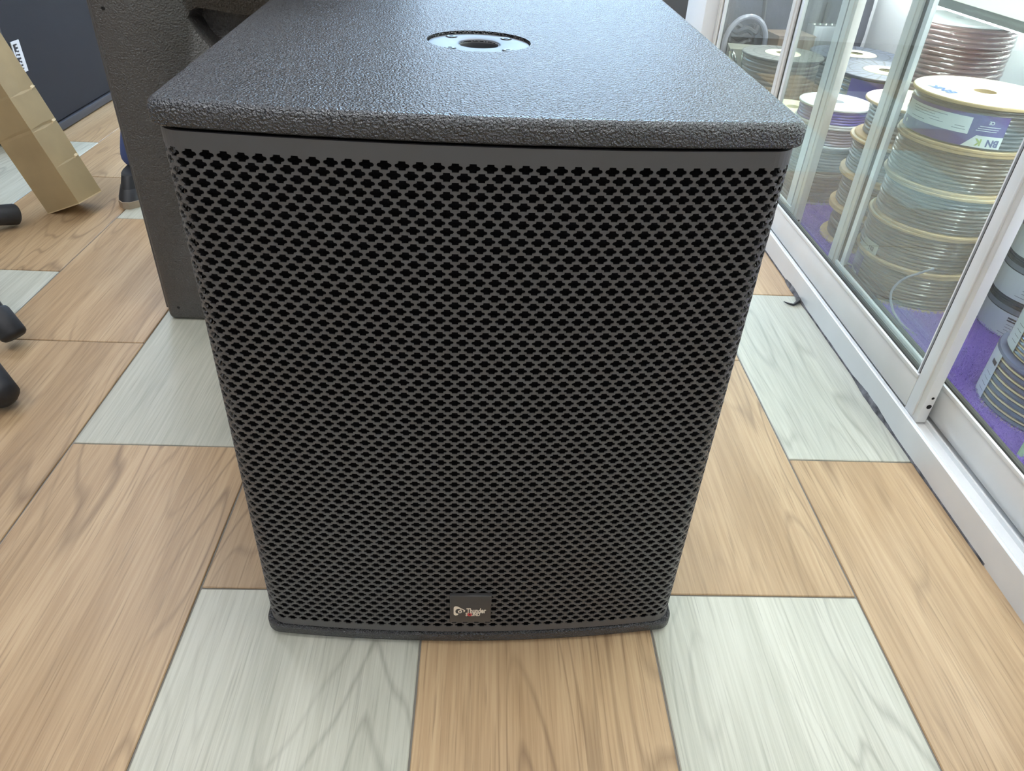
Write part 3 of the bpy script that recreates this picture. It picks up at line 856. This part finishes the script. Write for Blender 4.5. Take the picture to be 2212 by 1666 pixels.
# purple fur mat
FM = empty('fur_mat', (1.13, 1.7, 0.082), 0, 'shaggy purple fur mat lining the floor of the display cabinet', 'mat')
MB().box(-0.31, 0.32, -1.26, 1.32, 0.0, 0.004).build('backing', 'purple_mat', FM)
rg = np.random.default_rng(4)
def strands(x0, x1, y0, y1, n):
    bx_ = rg.uniform(x0, x1, n); by_ = rg.uniform(y0, y1, n)
    an = rg.uniform(0, 2 * math.pi, n); ln = rg.uniform(0.010, 0.032, n); hh = rg.uniform(0.003, 0.012, n)
    w = rg.uniform(0.0002, 0.0005, n)
    keep = np.ones(n, bool)                      # no pile where a reel stands
    for cx0, cy0, r0 in ((0.941, 1.422, .125), (0.968, 1.676, .12), (0.992, 0.975, .121), (1.118, 1.252, .096), (0.925, 1.985, .094), (1.127, 1.885, .118)):
        keep &= np.hypot(bx_ + 1.13 - cx0, by_ + 1.7 - cy0) > r0 + 0.004
    bx_, by_, an, ln, hh, w = bx_[keep], by_[keep], an[keep], ln[keep], hh[keep], w[keep]; n = len(bx_)
    dx, dy = np.cos(an), np.sin(an)
    z0 = np.full(n, 0.0035)
    P0 = np.stack([bx_ - dy * w, by_ + dx * w, z0], 1); P1 = np.stack([bx_ + dy * w, by_ - dx * w, z0], 1)
    mx, my = bx_ + dx * ln * .45, by_ + dy * ln * .45
    P2 = np.stack([mx + dy * w, my - dx * w, z0 + hh], 1); P3 = np.stack([mx - dy * w, my + dx * w, z0 + hh], 1)
    P4 = np.stack([bx_ + dx * ln, by_ + dy * ln, z0 + hh * .8], 1)
    return np.stack([P0, P1, P2, P3, P4], 1).reshape(-1, 3)
SV = np.concatenate([strands(0.83 - 1.13, 1.12 - 1.13, 0.70 - 1.7, 1.32 - 1.7, 60000), strands(0.83 - 1.13, 1.05 - 1.13, 1.32 - 1.7, 2.1 - 1.7, 12000), strands(1.12 - 1.13, 1.42 - 1.13, 0.70 - 1.7, 1.5 - 1.7, 5000)])
ns = len(SV) // 5
fm_ = bpy.data.meshes.new('fur')
SF = []
for i in range(ns): SF.append((5 * i, 5 * i + 1, 5 * i + 2, 5 * i + 3)); SF.append((5 * i + 3, 5 * i + 2, 5 * i + 4))
fm_.from_pydata(SV.tolist(), [], SF); fm_.materials.append(MATS['purple_fur'])
fo = link(bpy.data.objects.new('fur', fm_), FM); fo['kind'] = 'stuff'

# ------------------------------------------------------------------ cable reels
def winding(r0, r1, h, n, seg=64):
    prof = [(r0 - 0.02, 0.0)]
    for i in range(n):
        z0, z1 = h * i / n, h * (i + 1) / n
        k = r1 + random.Random(i * 13 + n).uniform(-0.0012, 0.0012)
        prof += [(k - 0.0026, z0 + (z1 - z0) * .04), (k - 0.0007, z0 + (z1 - z0) * .22), (k, z0 + (z1 - z0) * .5), (k - 0.0007, z0 + (z1 - z0) * .78), (k - 0.0026, z0 + (z1 - z0) * .96)]
    prof.append((r0 - 0.02, h))
    return prof
def cyl_patch(name, r, a0, a1, z0, z1, m, par, nz=2, na=20, cut=None):
    mb = MB(); vs = []; fs = []
    for i in range(na + 1):
        for j in range(nz):
            t, s = i / na, j / (nz - 1)
            a = a0 + (a1 - a0) * t
            if cut: a = a + cut(s) * (1 - t)
            vs.append((r * math.cos(R(a)), r * math.sin(R(a)), z0 + (z1 - z0) * s))
    for i in range(na):
        for j in range(nz - 1): fs.append((i * nz + j, (i + 1) * nz + j, (i + 1) * nz + j + 1, i * nz + j + 1))
    mb.add(vs, fs)
    return mb.build(name, m, par, smooth=True, angle=None)
def cyl_text(name, geo, r, a_c, z_c, m, par, flip=False):
    vs, fs = geo
    k = -1 if flip else 1
    mb = MB(); mb.add([(r * math.cos(R(a_c) + k * x / r), r * math.sin(R(a_c) + k * x / r), z_c + k * z) for x, z in vs], fs)
    return mb.build(name, m, par)
def reel(loc, Rf, H, m_wind, label, group, r_w=None, flange='mdf', face=None, ft=0.006, n=9, hole=0.02, name='cable_reel', hub=None, rz=0.0):
    e = empty(name, loc, rz, label, 'cable reel', group)
    r_w = r_w or Rf - 0.004
    for z in (0.0, H - ft):
        fl = MB()
        fl.lathe([(hole, z), (Rf - 0.0012, z), (Rf, z + 0.0012), (Rf, z + ft - 0.0012), (Rf - 0.0012, z + ft), (hole, z + ft)], 72, closed=True)
        fo_ = fl.build('flange', flange, e, smooth=True, angle=30)
        if face and z > 0:
            MB().lathe([(hole + 0.0005, z + ft + 0.0003), (Rf - 0.0015, z + ft + 0.0003)], 72).build('flange_face', face, fo_)
    MB().lathe([(hole, 0.001), (hole + 0.004, 0.001), (hole + 0.004, H - 0.001), (hole, H - 0.001)], 32, closed=True).build('core', hub or flange, e, smooth=True)
    MB().lathe([(r, z + ft + 0.0003) for r, z in winding(r_w * .6, r_w, H - 2 * ft - 0.0006, n)], 72).build('cable_winding', m_wind, e, smooth=True, angle=60)
    return e
ZF = 0.086
# --- front stack of five
S1C = (0.941, 1.422); HR = 0.0832
lab1 = ['brown cable reel at the bottom of the front stack on the purple mat', 'brown clear-wrapped cable reel second from bottom of the front stack',
        'greyish brown cable reel in the middle of the front stack', 'brown clear-wrapped cable reel directly under the purple-labelled reel',
        'dark cable reel with purple label and cream top disc topping the front stack']
wm1 = ['cable_brown', 'cable_brown', 'cable_grey', 'cable_brown', 'cable_dark']
st1 = []
for i in range(5):
    st1.append(reel((S1C[0] + (0.002, -0.003, 0.002, -0.001, 0.0)[i], S1C[1] + (0.0, 0.002, -0.002, 0.002, 0.0)[i], ZF + i * HR), 0.125 - (0.003 if i == 0 else 0), HR - 0.0004, wm1[i], lab1[i], 'front stack of cable reels',
                    r_w=0.1205, face='mdf_face', n=10))
top = st1[4]
RL = 0.1215
lp = cyl_patch('label', RL, 160, 264, 0.010, 0.066, 'label_purple', top, 6, 40)
stk = cyl_patch('sticker', RL + 0.0005, 166, 236, 0.031, 0.060, 'label_white', lp, 2, 24, cut=lambda s: 0)
for i, (a, b, z) in enumerate([(178, 216, 0.0545), (178, 205, 0.050), (180, 210, 0.0455), (200, 214, 0.041), (224, 232, 0.0415), (222, 233, 0.037), (178, 196, 0.036)]):
    cyl_patch('printed_line', RL + 0.0008, a, b, z, z + 0.0011, 'ink_grey', stk, 2, 10)
tagp = cyl_patch('brand_panel', RL + 0.0006, 243, 264, 0.0105, 0.0315, 'label_green_white', lp, 2, 14, cut=lambda s: -9 * (1 - s))
cyl_text('lettering', text_geo('BN', 0.0165, 0.0007, 0.95), RL + 0.0010, 257.0, 0.0205, 'ink_navy', tagp, True)
cyl_text('lettering', text_geo('K', 0.0165, 0.0007, 0.95), RL + 0.0010, 246.2, 0.0205, 'ink_green', tagp, True)
for i, (a, b, z) in enumerate([(242, 258, 0.043), (243, 259, 0.047), (241, 257, 0.0395)]):
    cyl_patch('printed_line', RL + 0.0006, a, b, z, z + 0.0010, 'label_white', lp, 2, 8)
cyl_text('lettering', text_geo('CE', 0.008, 0.0002, 0.9), RL + 0.0006, 251, 0.055, 'label_white', lp, True)
MB().lathe([(0, 0.0008), (0.0035, 0.0008)], 14, M=Matrix.Rotation(R(172), 4, 'Z') @ Matrix.Translation((RL, 0, 0.022)) @ Matrix.Rotation(R(90), 4, 'Y')).build('round_mark', 'label_white', lp)
# blue letters on the top disc
vs, fs = text_geo('BNK', 0.030, 0.001, 1.0)
ang = math.atan2(1.388 - 1.454, 0.862 - 0.850) + math.pi
M2 = Matrix.Translation((-0.082, 0.0, HR + 0.0006)) @ Matrix.Rotation(ang + R(4), 4, 'Z')
tmb = MB(); tmb.add([M2 @ Vector((x, y, 0)) for x, y in vs], fs); tmb.build('lettering', 'ink_blue', top)
lo = cyl_patch('label', RL, 150, 182, 0.012, 0.070, 'label_purple', st1[0], 2, 12)
cyl_patch('sticker', RL + 0.0005, 160, 178, 0.015, 0.030, 'label_white', lo, 2, 8)
l2 = cyl_patch('label', RL, 168, 200, 0.007, 0.030, 'label_green_white', st1[1], 2, 12, cut=lambda s: 10 * s)
cyl_text('lettering', text_geo('BN', 0.013, 0.0005, 0.9), RL + 0.0008, 192, 0.017, 'ink_grey', l2, True)
# loose clear cable end hanging in front of the lowest reels
wl = MB(); wl.tube(smooth_path([(0.893, 1.285, 0.198), (0.874, 1.29, 0.186), (0.850, 1.302, 0.163), (0.836, 1.300, 0.135), (0.836, 1.275, 0.110), (0.843, 1.24, 0.096), (0.856, 1.20, 0.093)]), 0.0026, 8)
tag(wl.build('loose_cable', 'grey_hose', smooth=True), 'thin clear loose cable curling down in front of the front stack of reels', 'cable')
# --- second stack of four behind the inner door's stile
S2C = (0.968, 1.676)
lab2 = ['pale clear-wrapped reel at the bottom of the narrow second stack', 'pale grey reel second from bottom of the narrow second stack', 'brown-grey reel second from top of the narrow second stack', 'slim dark reel with cream top disc topping the narrow second stack']
for i in range(4):
    e = reel((S2C[0], S2C[1], ZF + i * HR), 0.120 if i < 3 else 0.112, HR - 0.0004, ('cable_brown', 'cable_grey', 'cable_grey', 'cable_dark')[i], lab2[i], 'second stack of cable reels', r_w=(0.105, 0.108, 0.110, 0.098)[i], face='mdf_face', n=(7, 10, 10, 8)[i])
    if i == 3:
        vs, fs = text_geo('BNK', 0.028, 0.001, 1.0)
        M3 = Matrix.Translation((-0.02, -0.06, HR + 0.0006)) @ Matrix.Rotation(R(100), 4, 'Z')
        q = MB(); q.add([M3 @ Vector((x, y, 0)) for x, y in vs], fs); q.build('lettering', 'ink_blue', e)
lw = MB(); lw.tube(smooth_path([(0.858, 1.60, 0.100), (0.850, 1.585, 0.096), (0.838, 1.57, 0.094), (0.830, 1.54, 0.098), (0.835, 1.51, 0.100), (0.85, 1.49, 0.096)]), 0.0022, 8)
tag(lw.build('loose_cable', 'reel_white', smooth=True), 'loose white wire end lying on the purple mat by the second stack', 'cable')
# --- tall clear-wrapped coil at the back
TC = (1.127, 1.885)
reel((TC[0], TC[1], ZF), 0.118, 0.25, 'cable_grey', 'tall reel hidden under the clear red coil at the cabinet back', 'coils at the back', face='mdf_face', n=14)
reel((TC[0], TC[1], ZF + 0.2504), 0.112, 0.226, 'cable_clear_red', 'tall clear-wrapped reddish cable coil at the back under the shelf', 'coils at the back', r_w=0.122, flange='reel_white', n=20)
# --- stack of violet reels with white rims
V3C = (0.925, 1.985)
zs = ZF
for i, (h, m_, lb) in enumerate([(0.080, 'cable_grey', 'grey reel at the bottom of the white-rimmed violet stack'), (0.072, 'cable_brown', 'brown reel second from bottom of the white-rimmed violet stack'),
                                 (0.054, 'cable_lilac', 'lilac-grey reel under the violet white-rimmed reel'), (0.046, 'cable_violet', 'bright violet cable reel with thick white rims')]):
    reel((V3C[0], V3C[1], zs), 0.094, h - 0.0004, m_, lb, 'violet white-rimmed reels', r_w=0.091, flange='reel_white' if i > 1 else 'reel_grey', ft=0.0055 if i > 1 else 0.004, n=max(5, int(h / 0.009)))
    zs += h
# --- black spoked plastic reels
def spoked(loc, Rf, H, m_wind, label, group, fm='reel_face', rim='reel_dark'):
    e = reel(loc, Rf, H, m_wind, label, group, r_w=Rf * .93, flange=rim, ft=0.006, n=max(6, int(H / 0.013)), hole=0.03, hub='hub_cream')
    zf = H + 0.0003
    for i in range(26):
        a0, a1 = 360 / 26 * i + 1.6, 360 / 26 * (i + 1) - 1.6
        for r0, r1 in ((Rf * .47, Rf * .70), (Rf * .73, Rf * .965)):
            mb = MB(); pts = [(r0, a0), (r1, a0), (r1, (a0 + a1) / 2), (r1, a1), (r0, a1), (r0, (a0 + a1) / 2)]
            mb.poly([(r * math.cos(R(a)), r * math.sin(R(a)), zf) for r, a in pts]); mb.build('flange_panel', fm, e)
    hbm = MB(); hbm.lathe([(0.022, zf + 0.0015), (Rf * .43, zf + 0.0015), (Rf * .44, zf)], 40); hbm.build('hub_disc', 'hub_cream', e, smooth=True, angle=30)
    return e
e = reel((1.155, 2.22, ZF), 0.135, 0.13, 'cable_grey', 'reel hidden under the nearer spoked reel', 'spoked reels', n=8)
sb = spoked((1.155, 2.22, ZF + 0.1304), 0.146, 0.155, 'cable_dark', 'black spoked plastic reel with cream hub, nearer of the two by the white back wall', 'spoked reels')
cyl_patch('label', 0.137, 205, 290, 0.095, 0.145, 'label_purple', sb, 4, 24)
reel((1.24, 2.62, ZF), 0.135, 0.12, 'cable_grey', 'reel hidden under the farther spoked reel', 'spoked reels', n=8)
spoked((1.24, 2.62, ZF + 0.1204), 0.150, 0.135, 'cable_dark', 'black spoked plastic reel with cream hub, farther of the two by the white back wall', 'spoked reels')
spoked((0.945, 2.50, ZF + 0.1204), 0.128, 0.148, 'cable_brown', 'brown cable reel with grey spoked top and cream hub seen past the far door stile', 'spoked reels', fm='reel_grey', rim='reel_rim')
reel((0.945, 2.50, ZF), 0.12, 0.12, 'cable_brown', 'brown reel beneath the grey spoked reel', 'spoked reels', flange='reel_grey', n=8)
# low yellow-topped reel
reel((0.915, 2.235, ZF), 0.085, 0.172, 'cable_grey', 'small grey reel with pale yellow top beyond the violet stack', 'small far reels', flange='hub_cream', n=12)
# --- coils at the near end
def coil(loc, Rc, H, label, rows=7, lbl=None, rin=0.055):
    e = empty('cable_coil', loc, 0, label, 'cable coil', 'blue and tan coils at the near end')
    b, t = MB(), MB()
    for i in range(rows):
        z0 = H * i / rows; dz = H / rows
        b.lathe([(rin, z0 + dz * .34), (Rc - .002, z0 + dz * .36), (Rc, z0 + dz * .66), (Rc - .002, z0 + dz * .96), (rin, z0 + dz * .97)], 64, closed=True)
        t.lathe([(rin, z0 + .0002), (Rc - .0016, z0 + dz * .04), (Rc - .0004, z0 + dz * .17), (Rc - .0016, z0 + dz * .30), (rin, z0 + dz * .32)], 64, closed=True)
    b.build('blue_strand', 'cable_blue', e, smooth=True, angle=50); t.build('tan_strand', 'cable_tan', e, smooth=True, angle=50)
    if lbl:
        lb = cyl_patch('label', Rc + .0012, lbl[0], lbl[1], 0.004, H - 0.003, 'label_white', e, 2, 14)
        cyl_patch('printed_line', Rc + .0016, lbl[1] - 10, lbl[1] - 2, H * .72, H * .80, 'ink_black', lb, 2, 6)
        for q in range(4): cyl_patch('printed_line', Rc + .0016, lbl[1] - 11, lbl[1] - 2, H * (.2 + .11 * q), H * (.2 + .11 * q) + .001, 'ink_grey', lb, 2, 6)
    return e
coil((0.992, 0.975, ZF), 0.121, 0.098, 'widest blue and tan flat cable coil lying on the purple mat', 7, (150, 170))
coil((0.997, 0.982, ZF + 0.0984), 0.110, 0.090, 'narrower blue and tan cable coil on top of the widest coil', 10, (150, 172))
coil((1.000, 0.985, ZF + 0.1888), 0.098, 0.085, 'topmost blue and tan cable coil of the near pile', 10, (150, 178))
for i, lb in enumerate(['white-labelled dark reel on the purple mat behind the blue coils', 'white-labelled dark reel stacked second behind the blue coils', 'violet-banded dark reel stacked third behind the blue coils']):
    e = reel((1.118, 1.252, ZF + i * 0.0785), 0.096, 0.078, 'cable_dark', lb, 'white-labelled reels behind the blue coils', r_w=0.094, flange='reel_dark', ft=0.004, n=8)
    l_ = cyl_patch('label', 0.0965, 150, 262, 0.006, 0.056, 'label_white', e, 2, 24)
    cyl_patch('label_band', 0.0966, 150, 262, 0.058, 0.068, 'label_purple' if i == 2 else 'ink_grey', e, 2, 24)
    for q, (a, b, z, hh, mm) in enumerate([(205, 250, .046, .0035, 'ink_black'), (205, 228, .041, .003, 'ink_black'), (206, 248, .034, .001, 'ink_grey'), (206, 248, .028, .001, 'ink_grey'), (206, 248, .022, .001, 'ink_grey'), (200, 246, .014, .001, 'ink_grey')]):
        cyl_patch('printed_line', 0.0970, a, b, z, z + hh, mm, l_, 2, 10)
gc = MB().box(0.846, 0.93, 0.843, 0.846, 0.0862, 0.165); tag(gc.build('price_card', 'green_card'), 'pale green card standing on the purple mat at the near end', 'card')

# --- clutter in the far bay
def thing(name, mb, m, label, cat, smooth=False): return tag(mb.build(name, m, None, smooth), label, cat)
e = empty('carton', (1.085, 2.85, ZF), R(8), 'small dark brown carton at the far end of the cabinet', 'box')
MB().box(-.07, .07, -.06, .06, 0, .27, .002).build('box_body', 'brown_box', e); MB().box(-.072, .072, -.062, -.001, .27, .273).build('flap', 'brown_box', e); MB().box(-.072, .072, .001, .062, .27, .273).build('flap', 'brown_box', e)
e = empty('carton', (0.905, 2.745, ZF), R(-10), 'small olive grey carton behind the far spoked reel', 'box')
MB().box(-.06, .06, -.05, .05, 0, .235, .002).build('box_body', 'olive_box', e); MB().box(-.062, .062, -.052, -.001, .235, .238).build('flap', 'olive_box', e); MB().box(-.062, .062, .001, .052, .235, .238).build('flap', 'olive_box', e)
hs = MB(); pts = []
for i in range(19):
    a = R(180 - 10 * i)
    pts.append((0.918 + 0.075 * math.cos(a), 2.818 + 0.006 * math.cos(a), 0.325 + 0.085 * math.sin(a)))
pts = [(0.842, 2.812, ZF)] + [(0.843, 2.812, 0.22)] + pts + [(0.993, 2.824, 0.20), (0.993, 2.824, ZF)]
hs.tube(pts, 0.009, 10)
thing('grey_hose', hs, 'grey_hose', 'thick grey cable arched in a loop at the far end of the cabinet', 'cable', True)
for i, (x, y, tl) in enumerate(((0.848, 2.66, -24), (0.884, 2.66, -14))):
    e = empty('plug_connector', (x, y, ZF), 0, ('left' if i == 0 else 'right') + ' of two shiny metal plug connectors by the far door stile', 'connector', 'metal plug connectors')
    MB().lathe([(0, 0), (.012, 0), (.012, .20), (0, .20)], 16).build('stem', 'black_plastic', e, smooth=True, angle=40)
    Mq = Matrix.Translation((0, 0, .19)) @ Matrix.Rotation(R(tl), 4, 'Y')
    MB().lathe([(0, 0), (.010, 0), (.012, .006), (.012, .040), (.009, .044), (.009, .056), (0, .056)], 20, M=Mq).build('metal_shell', 'chrome', e, smooth=True, angle=40)
e = empty('coiled_cable', (0.925, 2.913, ZF), 0, 'heap of coiled black cable at the far end of the cabinet', 'cable coil')
for k in range(13):
    mb = MB(); rr = 0.048 + 0.004 * math.sin(k * 2.1)
    mb.tube([(rr * math.cos(2 * math.pi * i / 28) + 0.006 * math.sin(k * 1.7), rr * math.sin(2 * math.pi * i / 28), 0.018 + k * 0.021 + 0.007 * math.sin(i + k)) for i in range(29)], 0.011, 8)
    mb.build('cable_turn', 'black_plastic', e, smooth=True)
e = empty('equipment_bag', (1.13, 3.008, ZF), 0, 'dark navy equipment bag slumped against the far end panel of the cabinet', 'bag')
bm = bmesh.new(); bmesh.ops.create_cube(bm, size=1.0); bmesh.ops.subdivide_edges(bm, edges=bm.edges[:], cuts=14, use_grid_fill=True)
rnb = random.Random(5)
for v in bm.verts:
    x, y, z = v.co
    k = 1 - 0.16 * (abs(z) * 2) ** 4 - 0.10 * (abs(x) * 2) ** 4
    w_ = 0.012 * math.sin(x * 19 + z * 11) + 0.008 * math.sin(x * 37 - z * 29)
    v.co = Vector((x * 0.58, y * 0.055 * k + (w_ * 0.3 if y < 0 else 0), (z + 0.5) * 0.50 * (1 - 0.05 * math.sin(x * 9) ** 2)))
bgm = MB(); bgm.bm(bm); bgm.build('bag_body', 'bag_navy', e, smooth=True)
MB().tube([(-0.12, -0.034, 0.36), (-0.11, -0.05, 0.25), (0.0, -0.055, 0.19), (0.11, -0.05, 0.25), (0.12, -0.034, 0.36)], 0.008, 8).build('handle_strap', 'black_plastic', e, smooth=True)
e = empty('equipment_case', (1.222, 2.885, ZF), R(4), 'grey metal rack case with bright studs on its top edge by the back wall', 'case')
MB().box(-.055, .055, -.03, .03, 0, .30, .003).build('case_body', 'steel_panel', e, smooth=True)
for k in range(5): MB().lathe([(0, 0.006), (.005, .005), (.006, 0)], 12, (-.044 + .022 * k, 0, .30)).build('stud', 'chrome', e, smooth=True)
# dark speaker beyond the cabinet end
e = empty('monitor_speaker', (0.92, 3.55, 0.0), R(-8), 'dark grey speaker box on the floor beyond the cabinet end', 'speaker')
MB().box(-.26, .26, -.2, .2, 0, .62, .012, 3).build('cabinet', 'grey_texture_paint', e, smooth=True)
MB().box(-.23, .23, -.206, -.2, .04, .58, .003).build('grille', 'grille_metal', e)
MB().lathe([(0, .01), (.02, .008), (.022, 0)], 20, M=Matrix.Translation((-.15, -.206, .47)) @ Matrix.Rotation(R(90), 4, 'X')).build('knob', 'chrome', e, smooth=True)
